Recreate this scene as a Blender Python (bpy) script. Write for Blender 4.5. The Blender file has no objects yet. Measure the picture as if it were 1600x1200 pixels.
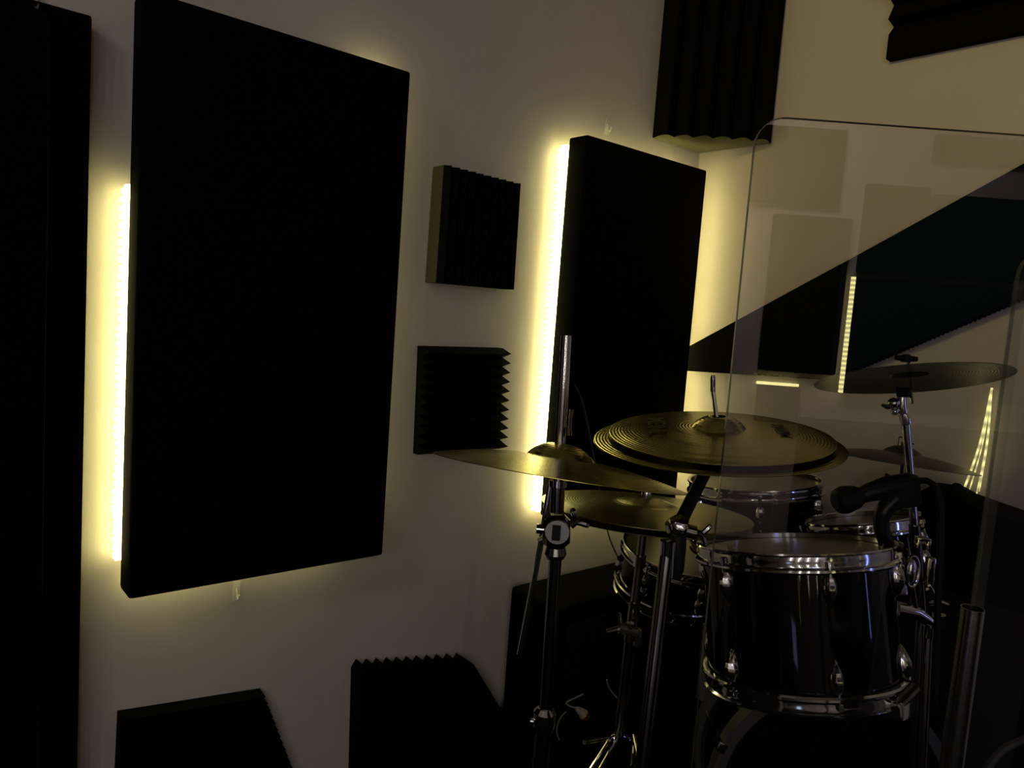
import bpy, bmesh, math, random
from mathutils import Vector, Matrix, Quaternion
random.seed(4)
PI = math.pi
S = bpy.context.scene
COL = S.collection
V = Vector

# ------------------------------------------------------------------ camera
F = 1170.0
CAMZ = 1.30
PITCH, ROLL = math.radians(5.4), math.radians(4.2)
X0 = V((1, 0, 0)); FW = V((0, math.cos(PITCH), -math.sin(PITCH))); U0 = V((0, math.sin(PITCH), math.cos(PITCH)))
RT = X0 * math.cos(ROLL) + U0 * math.sin(ROLL)
UP = U0 * math.cos(ROLL) - X0 * math.sin(ROLL)
CAM = V((0, 0, CAMZ))
def ray(px, py):
    return FW + RT * ((px - 800) / F) + UP * ((600 - py) / F)
def at(px, py, Y):
    r = ray(px, py); return CAM + r * (Y / r.y)
def hit(px, py, p0, n):
    r = ray(px, py); return CAM + r * ((p0 - CAM).dot(n) / r.dot(n))
cd = bpy.data.cameras.new('camera'); cam = bpy.data.objects.new('camera', cd); COL.objects.link(cam)
cd.sensor_width = 36; cd.sensor_fit = 'HORIZONTAL'; cd.lens = F / 1600 * 36; cd.clip_start = 0.02
m3 = Matrix((RT, UP, -FW)).transposed()
cam.matrix_world = Matrix.Translation(CAM) @ m3.to_4x4()
S.camera = cam

# wall frames
rL = ray(2173, 591); aL = math.atan2(rL.x, rL.y)
DL = V((math.sin(aL), math.cos(aL), 0))          # along left wall, away from camera
NL = V((math.cos(aL), -math.sin(aL), 0))         # left wall normal, into the room
D = 1.65
PL0 = -NL * D                                     # a point of the wall
cc = hit(1093, 240, V((PL0.x, PL0.y, 0)), NL)
CORNER = V((cc.x, cc.y, 0))
DR = NL.copy()                                    # along right wall, from corner towards the right
NR = -DL                                          # right wall normal, into the room
ROOMH = 2.75
def onL(px, py, off=0.0):
    return hit(px, py, V((PL0.x, PL0.y, 0)) + NL * off, NL)
def onR(px, py, off=0.0):
    return hit(px, py, CORNER + NR * off, NR)

# ------------------------------------------------------------------ materials
def mat(name, col, rough=0.6, metal=0.0, bump=0.0, bscale=60, emit=None, es=0, spec=0.5, aniso=0, coat=0, var=0.0):
    m = bpy.data.materials.new(name); m.use_nodes = True
    nt = m.node_tree; b = nt.nodes['Principled BSDF']
    b.inputs['Base Color'].default_value = (*col, 1); b.inputs['Roughness'].default_value = rough
    b.inputs['Metallic'].default_value = metal; b.inputs['Specular IOR Level'].default_value = spec
    b.inputs['Coat Weight'].default_value = coat; b.inputs['Coat Roughness'].default_value = 0.05
    if emit:
        b.inputs['Emission Color'].default_value = (*emit, 1); b.inputs['Emission Strength'].default_value = es
    tc = nt.nodes.new('ShaderNodeTexCoord')
    n = nt.nodes.new('ShaderNodeTexNoise'); n.inputs['Scale'].default_value = bscale; n.inputs['Detail'].default_value = 4
    nt.links.new(tc.outputs['Object'], n.inputs['Vector'])
    if bump:
        bp = nt.nodes.new('ShaderNodeBump'); bp.inputs['Strength'].default_value = bump; bp.inputs['Distance'].default_value = 0.002
        nt.links.new(n.outputs['Fac'], bp.inputs['Height']); nt.links.new(bp.outputs['Normal'], b.inputs['Normal'])
    if var:
        mx = nt.nodes.new('ShaderNodeMix'); mx.data_type = 'RGBA'
        mx.inputs['A'].default_value = (*[c * (1 - var) for c in col], 1); mx.inputs['B'].default_value = (*[min(1, c * (1 + var)) for c in col], 1)
        nt.links.new(n.outputs['Fac'], mx.inputs['Factor']); nt.links.new(mx.outputs['Result'], b.inputs['Base Color'])
    return m

def plaster(name, col):
    m = mat(name, col, 0.55, spec=0.35)
    nt = m.node_tree; b = nt.nodes['Principled BSDF']; tc = nt.nodes['Texture Coordinate']
    mp = nt.nodes.new('ShaderNodeMapping'); mp.inputs['Scale'].default_value = (9, 9, 2.2)
    nt.links.new(tc.outputs['Object'], mp.inputs['Vector'])
    n1 = nt.nodes.new('ShaderNodeTexNoise'); n1.inputs['Scale'].default_value = 2.0; n1.inputs['Detail'].default_value = 7; n1.inputs['Distortion'].default_value = .6
    nt.links.new(mp.outputs['Vector'], n1.inputs['Vector'])
    n2 = nt.nodes.new('ShaderNodeTexNoise'); n2.inputs['Scale'].default_value = 160; n2.inputs['Detail'].default_value = 3
    nt.links.new(tc.outputs['Object'], n2.inputs['Vector'])
    ad = nt.nodes.new('ShaderNodeMath'); ad.operation = 'MULTIPLY_ADD'; ad.inputs[1].default_value = 0.12
    nt.links.new(n2.outputs['Fac'], ad.inputs[0]); nt.links.new(n1.outputs['Fac'], ad.inputs[2])
    bp = nt.nodes.new('ShaderNodeBump'); bp.inputs['Strength'].default_value = 0.35; bp.inputs['Distance'].default_value = 0.004
    nt.links.new(ad.outputs[0], bp.inputs['Height']); nt.links.new(bp.outputs['Normal'], b.inputs['Normal'])
    n3 = nt.nodes.new('ShaderNodeTexNoise'); n3.inputs['Scale'].default_value = 3.0; n3.inputs['Detail'].default_value = 5
    nt.links.new(tc.outputs['Object'], n3.inputs['Vector'])
    mx = nt.nodes.new('ShaderNodeMix'); mx.data_type = 'RGBA'
    mx.inputs['A'].default_value = (*[c * .93 for c in col], 1); mx.inputs['B'].default_value = (*[c * 1.05 for c in col], 1)
    nt.links.new(n3.outputs['Fac'], mx.inputs['Factor']); nt.links.new(mx.outputs['Result'], b.inputs['Base Color'])
    return m

M = {}
M['wall'] = plaster('plaster_wall', (0.62, 0.56, 0.49))
M['carpet'] = mat('dark_carpet', (0.006, 0.006, 0.006), 0.95, bump=0.8, bscale=300, spec=.1)
M['ceiling'] = plaster('plaster_ceiling', (0.5, 0.48, 0.45))
M['fabric'] = mat('black_fabric', (0.0035, 0.0042, 0.0042), 0.95, bump=0.4, bscale=500, spec=0.04)
M['foam'] = mat('black_foam', (0.005, 0.0056, 0.0052), 0.95, bump=0.8, bscale=260, spec=0.03)
M['lit_side_foam'] = mat('led_lit_side_foam', (0.075, 0.068, 0.04), 0.95, bump=.8, bscale=260, spec=.03)  # black foam lightened: LED light on the tile sides put into the colour
M['lit_under_foam'] = mat('led_lit_under_foam', (0.16, 0.15, 0.10), 0.95, bump=.8, bscale=260, spec=.08)  # black foam lightened: LED glow from below put into the colour
M['foam_blue_lit'] = mat('blue_lit_foam', (0.007, 0.011, 0.018), 0.95, bump=0.8, bscale=260, spec=0.03)  # black foam tinted: bluish light on the band put into the colour
M['chrome'] = mat('chrome', (0.72, 0.72, 0.72), 0.10, 1.0, bump=0.05, bscale=30)
M['dchrome'] = mat('dark_chrome', (0.24, 0.24, 0.235), 0.16, 1.0)
M['satin'] = mat('satin_chrome', (0.45, 0.44, 0.42), 0.42, 1.0)
M['steel'] = mat('worn_steel', (0.30, 0.29, 0.27), 0.25, 1.0, bump=0.1, bscale=80)
M['gloss'] = mat('black_gloss_wrap', (0.001, 0.001, 0.0013), 0.05, 0, spec=0.35, coat=0)
M['rubber'] = mat('black_rubber', (0.006, 0.006, 0.006), 0.6, spec=0.3)
M['plastic'] = mat('black_plastic', (0.008, 0.008, 0.009), 0.35, spec=0.4)
M['head'] = mat('drum_head', (0.13, 0.12, 0.06), 0.28, 0, spec=0.6, var=.2)
M['bass_head'] = mat('black_drum_head', (0.004, 0.004, 0.004), 0.3, spec=.3)
M['hoop_wood'] = mat('dark_grey_hoop', (0.075, 0.075, 0.068), 0.5)
M['tape'] = mat('white_strip_tape', (0.7, 0.7, 0.65), 0.5)
M['beige'] = mat('beige_plastic', (0.30, 0.26, 0.17), 0.5)
M['red'] = mat('dark_red_plastic', (0.12, 0.01, 0.012), 0.4)
M['clear'] = mat('clear_hook_plastic', (0.75, 0.72, 0.6), 0.15, spec=.8)
M['ink'] = mat('black_ink', (0.012, 0.01, 0.003), 0.6, spec=.2)
M['cable'] = mat('black_cable_skin', (0.04, 0.04, 0.036), 0.3)
M['grey_cable'] = mat('grey_cable_skin', (0.16, 0.16, 0.14), 0.45)

def led_mat(name, strength, beads=110.0):
    m = bpy.data.materials.new(name); m.use_nodes = True; nt = m.node_tree; nt.nodes.clear()
    o = nt.nodes.new('ShaderNodeOutputMaterial'); e = nt.nodes.new('ShaderNodeEmission')
    tc = nt.nodes.new('ShaderNodeTexCoord'); sp = nt.nodes.new('ShaderNodeSeparateXYZ')
    nt.links.new(tc.outputs['Object'], sp.inputs[0])
    mu = nt.nodes.new('ShaderNodeMath'); mu.operation = 'MULTIPLY'; mu.inputs[1].default_value = beads * 2
    nt.links.new(sp.outputs['Z'], mu.inputs[0])
    sn = nt.nodes.new('ShaderNodeMath'); sn.operation = 'SINE'; nt.links.new(mu.outputs[0], sn.inputs[0])
    ma = nt.nodes.new('ShaderNodeMath'); ma.operation = 'MULTIPLY_ADD'; ma.inputs[1].default_value = strength * .4; ma.inputs[2].default_value = strength
    nt.links.new(sn.outputs[0], ma.inputs[0])
    e.inputs['Color'].default_value = (1.0, 0.90, 0.36, 1)
    nt.links.new(ma.outputs[0], e.inputs['Strength']); nt.links.new(e.outputs[0], o.inputs[0])
    return m
M['led'] = led_mat('warm_led', 9)
M['led_soft'] = led_mat('warm_led_soft', 8)
M['led_wide'] = led_mat('warm_led_wide', 20)
M['glow_dim'] = led_mat('warm_glow_dim', 1.0)
M['led_rear'] = led_mat('warm_led_rear', 7)

def glass_mat(nm='clear_acrylic', k=3.0, tr=.90):
    m = bpy.data.materials.new(nm); m.use_nodes = True; nt = m.node_tree; nt.nodes.clear()
    o = nt.nodes.new('ShaderNodeOutputMaterial'); t = nt.nodes.new('ShaderNodeBsdfTransparent'); g = nt.nodes.new('ShaderNodeBsdfGlossy')
    t.inputs['Color'].default_value = (tr, tr, tr, 1); g.inputs['Roughness'].default_value = 0.0
    n = nt.nodes.new('ShaderNodeTexNoise'); n.inputs['Scale'].default_value = 1.2
    fr = nt.nodes.new('ShaderNodeFresnel'); fr.inputs['IOR'].default_value = 1.5
    mu = nt.nodes.new('ShaderNodeMath'); mu.operation = 'MULTIPLY'; mu.inputs[1].default_value = k
    nt.links.new(fr.outputs[0], mu.inputs[0]); mu.use_clamp = True
    mx = nt.nodes.new('ShaderNodeMixShader'); nt.links.new(mu.outputs[0], mx.inputs[0])
    nt.links.new(t.outputs[0], mx.inputs[1]); nt.links.new(g.outputs[0], mx.inputs[2]); nt.links.new(mx.outputs[0], o.inputs[0])
    return m
M['glass'] = glass_mat(); M['glass_thin'] = glass_mat('clear_acrylic_thin', .6, .97)
M['edge_line'] = mat('acrylic_edge_line', (0.25, 0.25, 0.22), .2, spec=.6)
M['edge_line'].node_tree.nodes['Principled BSDF'].inputs['Alpha'].default_value = .4
M['glass_edge'] = mat('acrylic_edge', (0.05, 0.045, 0.035), 0.15, spec=.8)

def brass(name, col, rough=0.27):
    m = mat(name, col, rough, 1.0); nt = m.node_tree; b = nt.nodes['Principled BSDF']; tc = nt.nodes['Texture Coordinate']
    sp = nt.nodes.new('ShaderNodeSeparateXYZ'); nt.links.new(tc.outputs['Object'], sp.inputs[0])
    cb = nt.nodes.new('ShaderNodeCombineXYZ'); nt.links.new(sp.outputs['X'], cb.inputs[0]); nt.links.new(sp.outputs['Y'], cb.inputs[1])
    ln = nt.nodes.new('ShaderNodeVectorMath'); ln.operation = 'LENGTH'; nt.links.new(cb.outputs[0], ln.inputs[0])
    mu = nt.nodes.new('ShaderNodeMath'); mu.operation = 'MULTIPLY'; mu.inputs[1].default_value = 1150; nt.links.new(ln.outputs['Value'], mu.inputs[0])
    sn = nt.nodes.new('ShaderNodeMath'); sn.operation = 'SINE'; nt.links.new(mu.outputs[0], sn.inputs[0])
    # groove strength changes with radius
    nz = nt.nodes.new('ShaderNodeTexNoise'); nz.noise_dimensions = '1D'; nz.inputs['Scale'].default_value = 45
    nt.links.new(ln.outputs['Value'], nz.inputs['W'])
    mm = nt.nodes.new('ShaderNodeMath'); mm.operation = 'MULTIPLY'; nt.links.new(sn.outputs[0], mm.inputs[0]); nt.links.new(nz.outputs['Fac'], mm.inputs[1])
    bp = nt.nodes.new('ShaderNodeBump'); bp.inputs['Strength'].default_value = 0.35; bp.inputs['Distance'].default_value = 0.0006
    nt.links.new(mm.outputs[0], bp.inputs['Height']); nt.links.new(bp.outputs['Normal'], b.inputs['Normal'])
    mx = nt.nodes.new('ShaderNodeMix'); mx.data_type = 'RGBA'
    mx.inputs['A'].default_value = (*[c * .75 for c in col], 1); mx.inputs['B'].default_value = (*[c * 1.2 for c in col], 1)
    nt.links.new(nz.outputs['Fac'], mx.inputs['Factor']); nt.links.new(mx.outputs['Result'], b.inputs['Base Color'])
    return m
M['brass'] = brass('brass_cymbal', (0.36, 0.31, 0.085), .25)
M['brass_dark'] = brass('dark_bronze_cymbal', (0.045, 0.043, 0.032), .2)
_b = M['brass_dark'].node_tree.nodes['Principled BSDF']; _b.inputs['Metallic'].default_value = 0.15; _b.inputs['Roughness'].default_value = .33; _b.inputs['Specular IOR Level'].default_value = .35
M['brass_hat'] = brass('hat_bronze_cymbal', (0.28, 0.26, 0.10), .3)

# ------------------------------------------------------------------ helpers
def tag(o, label=None, cat=None, group=None, kind=None):
    if label: o['label'] = label
    if cat: o['category'] = cat
    if group: o['group'] = group
    if kind: o['kind'] = kind
    return o
def empty(name, loc, label, cat, group=None, rot=None):
    o = bpy.data.objects.new(name, None); o.empty_display_size = .05; COL.objects.link(o)
    o.location = loc
    if rot is not None:
        o.rotation_mode = 'QUATERNION'; o.rotation_quaternion = rot
    return tag(o, label, cat, group)
def obj(name, bm, m, parent=None, smooth=True, world=False):
    me = bpy.data.meshes.new(name)
    bmesh.ops.recalc_face_normals(bm, faces=bm.faces[:])
    bm.to_mesh(me); bm.free()
    if smooth:
        for p in me.polygons: p.use_smooth = True
        try: me.set_sharp_from_angle(angle=math.radians(35))
        except Exception: pass
    me.materials.append(M[m])
    o = bpy.data.objects.new(name, me); COL.objects.link(o)
    if parent:
        o.parent = parent
        if world:      # geometry was written in world space: bring it into the parent's frame
            q = parent.rotation_quaternion if parent.rotation_mode == 'QUATERNION' else parent.rotation_euler.to_quaternion()
            mw = Matrix.Translation(parent.location) @ q.to_matrix().to_4x4()
            if parent.parent:
                pp = parent.parent
                qq = pp.rotation_quaternion if pp.rotation_mode == 'QUATERNION' else pp.rotation_euler.to_quaternion()
                mw = Matrix.Translation(pp.location) @ qq.to_matrix().to_4x4() @ mw
            me.transform(mw.inverted())
    return o
def recenter(o):
    """put the origin of a top-level world-space mesh at its base centre"""
    vs = [v.co for v in o.data.vertices]
    c = V(((min(v.x for v in vs) + max(v.x for v in vs)) / 2, (min(v.y for v in vs) + max(v.y for v in vs)) / 2, min(v.z for v in vs)))
    o.data.transform(Matrix.Translation(-c)); o.location = c
    return o
def box(bm, lo, hi, mtx=None):
    r = bmesh.ops.create_cube(bm, size=1)
    for v in r['verts']:
        v.co = V(((lo[i] + hi[i]) / 2 + v.co[i] * (hi[i] - lo[i]) for i in range(3)))
        if mtx is not None: v.co = mtx @ v.co
    return r['verts']
def bevel(bm, w, seg=2, ang=40):
    bmesh.ops.recalc_face_normals(bm, faces=bm.faces[:])
    es = [e for e in bm.edges if len(e.link_faces) == 2 and e.calc_face_angle(0) > math.radians(ang)]
    bmesh.ops.bevel(bm, geom=es, offset=w, segments=seg, profile=.6, affect='EDGES')
def frame(z, x=None):
    z = z.normalized(); x = (x or (V((0, 0, 1)) if abs(z.z) < .9 else V((1, 0, 0))))
    x = (x - z * x.dot(z)).normalized(); y = z.cross(x)
    return x, y
def tube(bm, pts, r, seg=12, caps=True):
    """swept round tube through pts; r a number or a list"""
    n = len(pts); rr = r if isinstance(r, (list, tuple)) else [r] * n
    rings = []; px = None
    for i, p in enumerate(pts):
        a = pts[max(0, i - 1)]; b = pts[min(n - 1, i + 1)]
        z = (b - a).normalized()
        if px is None: x, y = frame(z)
        else:
            x = (px - z * px.dot(z)).normalized(); y = z.cross(x)
        px = x
        rings.append([bm.verts.new(p + (x * math.cos(2 * PI * k / seg) + y * math.sin(2 * PI * k / seg)) * rr[i]) for k in range(seg)])
    for a, b in zip(rings, rings[1:]):
        for k in range(seg): bm.faces.new((a[k], a[(k + 1) % seg], b[(k + 1) % seg], b[k]))
    if caps: bm.faces.new(rings[0][::-1]); bm.faces.new(rings[-1])
def curve_pts(pts, n=8):
    out = []
    P = [pts[0]] + list(pts) + [pts[-1]]
    for i in range(1, len(P) - 2):
        for k in range(n):
            t = k / n; a, b, c, d = P[i - 1], P[i], P[i + 1], P[i + 2]
            out.append(.5 * ((2 * b) + (c - a) * t + (2 * a - 5 * b + 4 * c - d) * t * t + (3 * b - a - 3 * c + d) * t ** 3))
    out.append(pts[-1]); return out
def lathe(bm, prof, seg=48, mtx=None, close=False):
    rings = []
    for r, z in prof:
        if r < 1e-6: rings.append([bm.verts.new((0, 0, z))])
        else: rings.append([bm.verts.new((r * math.cos(2 * PI * k / seg), r * math.sin(2 * PI * k / seg), z)) for k in range(seg)])
    pairs = list(zip(rings, rings[1:]))
    if close: pairs.append((rings[-1], rings[0]))
    for a, b in pairs:
        for k in range(seg):
            k2 = (k + 1) % seg
            if len(a) == 1 and len(b) == 1: continue
            if len(a) == 1: bm.faces.new((a[0], b[k], b[k2]))
            elif len(b) == 1: bm.faces.new((a[k], a[k2], b[0]))
            else: bm.faces.new((a[k], a[k2], b[k2], b[k]))
    if mtx is not None:
        for ring in rings:
            for v in ring: v.co = mtx @ v.co
def BM(): return bmesh.new()
def quat_z(n, x=None):
    xx, yy = frame(n, x)
    return Matrix((xx, yy, n.normalized())).transposed().to_quaternion()
def tb(a, b, r, seg=12):
    bm = BM(); tube(bm, [a, b], r, seg); return bm
def lobj(name, a, b, r, m, par, seg=14):
    return obj(name, tb(a, b, r, seg), m, par, world=True)

# ------------------------------------------------------------------ room shell
tg = lambda o: tag(o, kind='structure')
def slab(name, a, b, th, out, m, z0=0, z1=ROOMH):
    bm = BM(); o = out * th
    vs = [bm.verts.new(p) for p in (a + V((0, 0, z0)), b + V((0, 0, z0)), b + o + V((0, 0, z0)), a + o + V((0, 0, z0)),
                                    a + V((0, 0, z1)), b + V((0, 0, z1)), b + o + V((0, 0, z1)), a + o + V((0, 0, z1)))]
    for f in ((0, 1, 2, 3), (4, 5, 6, 7), (0, 1, 5, 4), (1, 2, 6, 5), (2, 3, 7, 6), (3, 0, 4, 7)): bm.faces.new([vs[i] for i in f])
    return tg(obj(name, bm, m, smooth=False))
YB = -2.6
tl = (CORNER.y - YB) / DL.y; AL = CORNER - DL * tl
tr = (CORNER.y - YB) / -DR.y; AR = CORNER + DR * tr
slab('wall_left', CORNER + DL * .1, AL, .1, -NL, 'wall')
slab('wall_right', CORNER, AR, .1, -NR, 'wall')
slab('wall_rear', AL, AR, .1, V((0, -1, 0)), 'wall')
for nm, z, t in (('floor', 0, -.08), ('ceiling', ROOMH, .08)):
    bm = BM(); P = [CORNER + V((0, .1, 0)), AR + V((.1, -.1, 0)), AL + V((-.1, -.1, 0))]
    lo = [bm.verts.new(p + V((0, 0, z))) for p in P]; hi = [bm.verts.new(p + V((0, 0, z + t))) for p in P]
    bm.faces.new(lo); bm.faces.new(hi)
    for i in range(3): bm.faces.new((lo[i], lo[(i + 1) % 3], hi[(i + 1) % 3], hi[i]))
    tg(obj(nm, bm, 'carpet' if nm == 'floor' else 'ceiling', smooth=False))

# ------------------------------------------------------------------ LED-lit wall panels (left wall)
def wc(p):          # (along, height) coordinates on the left wall
    return (p - CORNER).dot(DL), p.z
def WL(s, z, off): return CORNER + DL * s + NL * off + V((0, 0, z))
def rect_panel(name, label, cat, tl_, tr_, br_, bl_, gap, th, group=None):
    pts = [wc(onL(*p, gap + th)) for p in (tl_, tr_, br_, bl_)]
    s0 = (pts[0][0] + pts[3][0]) / 2; s1 = (pts[1][0] + pts[2][0]) / 2
    z1 = (pts[0][1] + pts[1][1]) / 2; z0 = (pts[2][1] + pts[3][1]) / 2
    print(name, 's', round(s0, 3), round(s1, 3), 'z', round(z0, 3), round(z1, 3), [tuple(round(c, 3) for c in p) for p in pts])
    root = empty(name, WL((s0 + s1) / 2, z0, 0), label, cat, group)
    bm = BM()
    mtx = Matrix((DL, NL, V((0, 0, 1)))).transposed().to_4x4(); mtx.translation = CORNER
    box(bm, (s0, gap, z0), (s1, gap + th, z1), mtx); bevel(bm, .008, 2)
    obj('fabric_panel', bm, 'fabric', root, world=True)
    bm = BM()
    for s in (s0 + .09, s1 - .12):
        box(bm, (s, .003, z0 + .08), (s + .03, gap, z1 - .08), mtx)
    obj('standoff_batten', bm, 'rubber', root, world=True)
    return root, s0, s1, z0, z1, mtx
def strip(root, mtx, lo, hi, m='led', beads=False):
    bm = BM()
    if beads:
        n_ = int((hi[2] - lo[2]) / .0165)
        for i_ in range(n_):
            za = lo[2] + (hi[2] - lo[2]) * i_ / n_; zb2 = za + (hi[2] - lo[2]) / n_
            e_ = random.uniform(.0, .004); m_ = za + (zb2 - za) * .55
            box(bm, (lo[0] - e_, lo[1] - .002, za), (hi[0], hi[1], m_), mtx); box(bm, (lo[0] + .004, lo[1] + .001, m_), (hi[0], hi[1], zb2), mtx)
    else: box(bm, lo, hi, mtx)
    o = obj('led_strip', bm, m, root, smooth=False, world=True)
    return o
# large panel
G, T = .042, .075
p1, s0, s1, z0, z1, mx_ = rect_panel('acoustic_panel', 'largest black fabric wall panel with a bright warm LED strip down its left side', 'acoustic panel',
                                     (224, -19), (643, 112), (598, 868), (203, 938), G, T, 'LED lit wall panels')
zt = onL(203, 290, .02).z; zb = onL(190, 870, .02).z
strip(p1, mx_, (s0 - .007, G - .024, zb), (s0 + .006, G - .003, zt), 'led', True)
strip(p1, mx_, (s1 - .034, G - .010, z0 + .05), (s1 - .026, G - .002, z1 - .03), 'led_soft')
sb_ = wc(onL(520, 890, .02))[0]
strip(p1, mx_, (s0 + .012, G - .012, z0 + .012), (s0 + (sb_ - s0) * .4, G - .002, z0 + .022), 'led')
strip(p1, mx_, (s0 + (sb_ - s0) * .4, G - .010, z0 + .016), (sb_, G - .002, z0 + .024), 'led_soft')
ss = wc(onL(590, 100, .02))[0]
strip(p1, mx_, (ss - .022, G - .012, z1 - .022), (ss + .022, G - .002, z1 - .008), 'led_wide')
# second panel
p2, s0, s1, z0, z1, mx_ = rect_panel('acoustic_panel', 'smaller black fabric wall panel glowing on all sides behind the left cymbal stand', 'acoustic panel',
                                     (918, 210), (1103, 265), (1058, 782), (870, 815), G, T, 'LED lit wall panels')
strip(p2, mx_, (s0 - .008, G - .026, z0 + .01), (s0 + .006, G - .003, z1 - .02), 'led', True)
strip(p2, mx_, (s1 - .014, G - .014, z0 + .03), (s1 - .002, G - .003, z1 - .02), 'led_wide')
strip(p2, mx_, (s0 + .02, G - .010, z1 - .03), (s1 - .02, G - .002, z1 - .02), 'led_soft')
strip(p2, mx_, (s0 + .01, G - .012, z0 + .012), (s1 - .02, G - .002, z0 + .024), 'led')
print('corner', CORNER, 'DL', DL)

# tall dark panels on the far left
def prismL(bm, pts, off0, off1):
    a = [bm.verts.new(WL(s, z, off0)) for s, z in pts]; b = [bm.verts.new(WL(s, z, off1)) for s, z in pts]
    bm.faces.new(a[::-1]); bm.faces.new(b)
    n = len(pts)
    for i in range(n): bm.faces.new((a[i], a[(i + 1) % n], b[(i + 1) % n], b[i]))
o1 = .06
ta = [wc(onL(*p, o1)) for p in ((82, 5), (155, 27), (112, 1200))]
sr = (ta[1][0] + ta[2][0]) / 2; ztop = ta[1][1]
bm = BM(); prismL(bm, [(sr - .42, 0.05), (sr, .05), (sr, ztop), (sr - .42, ztop)], 0.004, o1); bevel(bm, .006)
recenter(tag(obj('acoustic_panel', bm, 'fabric'), 'tall unlit black panel nearest the left LED strip, reaching down past the frame', 'acoustic panel'))
o2 = .10
tb_ = [wc(onL(*p, o2)) for p in ((80, 22), (0, 0), (42, 1200))]
sr2 = tb_[0][0]
bm = BM(); prismL(bm, [(sr2 - 1.0, .05), (sr2, .05), (sr2, tb_[0][1]), (sr2 - 1.0, tb_[0][1])], o1 + .002, o2); bevel(bm, .006)
recenter(tag(obj('acoustic_panel', bm, 'fabric'), 'tall black panel at the far left edge, overlapping the panel beside it', 'acoustic panel'))

# foam tiles: ridged foam mapped onto four corner points of a wall plane
def foam(name, label, corners, N, n, along, base=.02, tooth=.035, m='foam', group=None, side=False):
    """corners tl,tr,br,bl as world points on the wall; ridges run vertical (along='v') or horizontal ('h')"""
    TL, TR, BR, BL = corners
    def P(u, v, h): return (TL * (1 - u) + TR * u) * (1 - v) + (BL * (1 - u) + BR * u) * v + N * h
    bm = BM(); k = 2 * n
    prof = [(i / k, base + (tooth if i % 2 else 0)) for i in range(k + 1)]
    rows = []
    for t, h in prof:
        row = []
        for e in (0, 1):
            u, v = (t, e) if along == 'v' else (e, t)
            row.append((bm.verts.new(P(u, v, 0.001)), bm.verts.new(P(u, v, h))))
        rows.append(row)
    for a, b in zip(rows, rows[1:]):
        bm.faces.new((a[0][1], b[0][1], b[1][1], a[1][1]))
        bm.faces.new((a[0][0], a[1][0], b[1][0], b[0][0]))
        for e in (0, 1): bm.faces.new((a[e][0], a[e][1], b[e][1], b[e][0]))
    ends = [bm.faces.new((r[0][0], r[0][1], r[1][1], r[1][0])) for r in (rows[0], rows[-1])]
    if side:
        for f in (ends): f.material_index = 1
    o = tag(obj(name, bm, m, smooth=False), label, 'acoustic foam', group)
    if side: o.data.materials.append(M['lit_side_foam'])
    return recenter(o)
def cl(*pp, off=0): return [onL(x, y, off) for x, y in pp]
# tile corners are given at the wall face (left/back outline)
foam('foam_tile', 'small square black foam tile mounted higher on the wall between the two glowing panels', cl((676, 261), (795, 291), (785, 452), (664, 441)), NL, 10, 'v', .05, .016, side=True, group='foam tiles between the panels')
foam('foam_tile', 'small square ridged foam tile with toothed sides, lower of the pair above the left cymbal', cl((652, 540), (778, 543), (773, 699), (645, 708)), NL, 11, 'h', .022, .038, group='foam tiles between the panels')
foam('foam_tile', 'black foam tile with finely toothed right edge, low on the wall beneath the large panel', cl((183, 1110), (405, 1075), (488, 1290), (172, 1340)), NL, 22, 'h', .010, .022)
def toothed(label, left, tips, nteeth, right_pts, off=.05, drop=13):
    px = [left]
    (xa, ya), (xb, yb) = tips
    for k in range(nteeth):
        t = k / (nteeth - 1); x = xa + (xb - xa) * t; y = ya + (yb - ya) * t; w_ = (xb - xa) / (nteeth - 1) / 2
        px += [(x - w_, y + drop), (x, y)]
    px += right_pts
    pts = [wc(onL(x, y, off)) for x, y in px]
    bm = BM(); prismL(bm, pts, .003, off)
    return recenter(tag(obj('foam_tile', bm, 'foam', smooth=False), label, 'acoustic foam'))
toothed('black wedge foam block with pointed teeth on top, near the floor left of the drums', (562, 1064), ((570, 1041), (728, 1030)), 11, [(740, 1038), (788, 1116), (784, 1215), (558, 1215)])

# corner bass trap
bm = BM()
a = onL(1018, 215, 0); b = onR(1205, 228, 0)
zb_ = onL(1093, 240).z
sa = -(a - CORNER).dot(DL); sb = (b - CORNER).dot(DR)
A2 = CORNER - DL * sa + NL * .012; B2 = CORNER + DR * sb + NR * .012
prof = [CORNER + NR * .004 + NL * .004, CORNER - DL * sa + NL * .004, A2]
nn = 42
for i in range(1, nn):
    t = i / nn
    p = A2.lerp(B2, t); nrm = (NL + NR).normalized()
    k = (i % 7) / 7
    bumpv = .050 * math.sin(k * PI) + .004 + .03 * math.sin(t * PI) ** .5
    prof.append(p + nrm * bumpv * .7)
prof += [B2, CORNER + DR * sb + NR * .004]
lo = [bm.verts.new(V((p.x, p.y, zb_))) for p in prof]; hi = [bm.verts.new(V((p.x, p.y, ROOMH - .002))) for p in prof]
bm.faces.new(lo[::-1]); bm.faces.new(hi)
for i in range(len(prof)): bm.faces.new((lo[i], lo[(i + 1) % len(prof)], hi[(i + 1) % len(prof)], hi[i]))
bt_ = obj('bass_trap', bm, 'foam'); bt_.data.materials.append(M['lit_under_foam'])
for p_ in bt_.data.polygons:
    if len(p_.vertices) > 8: p_.material_index = 1  # trap end caps get the foam with LED glow in its colour
recenter(tag(bt_, 'tall black foam bass trap filling the room corner above the smaller glowing panel', 'bass trap'))

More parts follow.
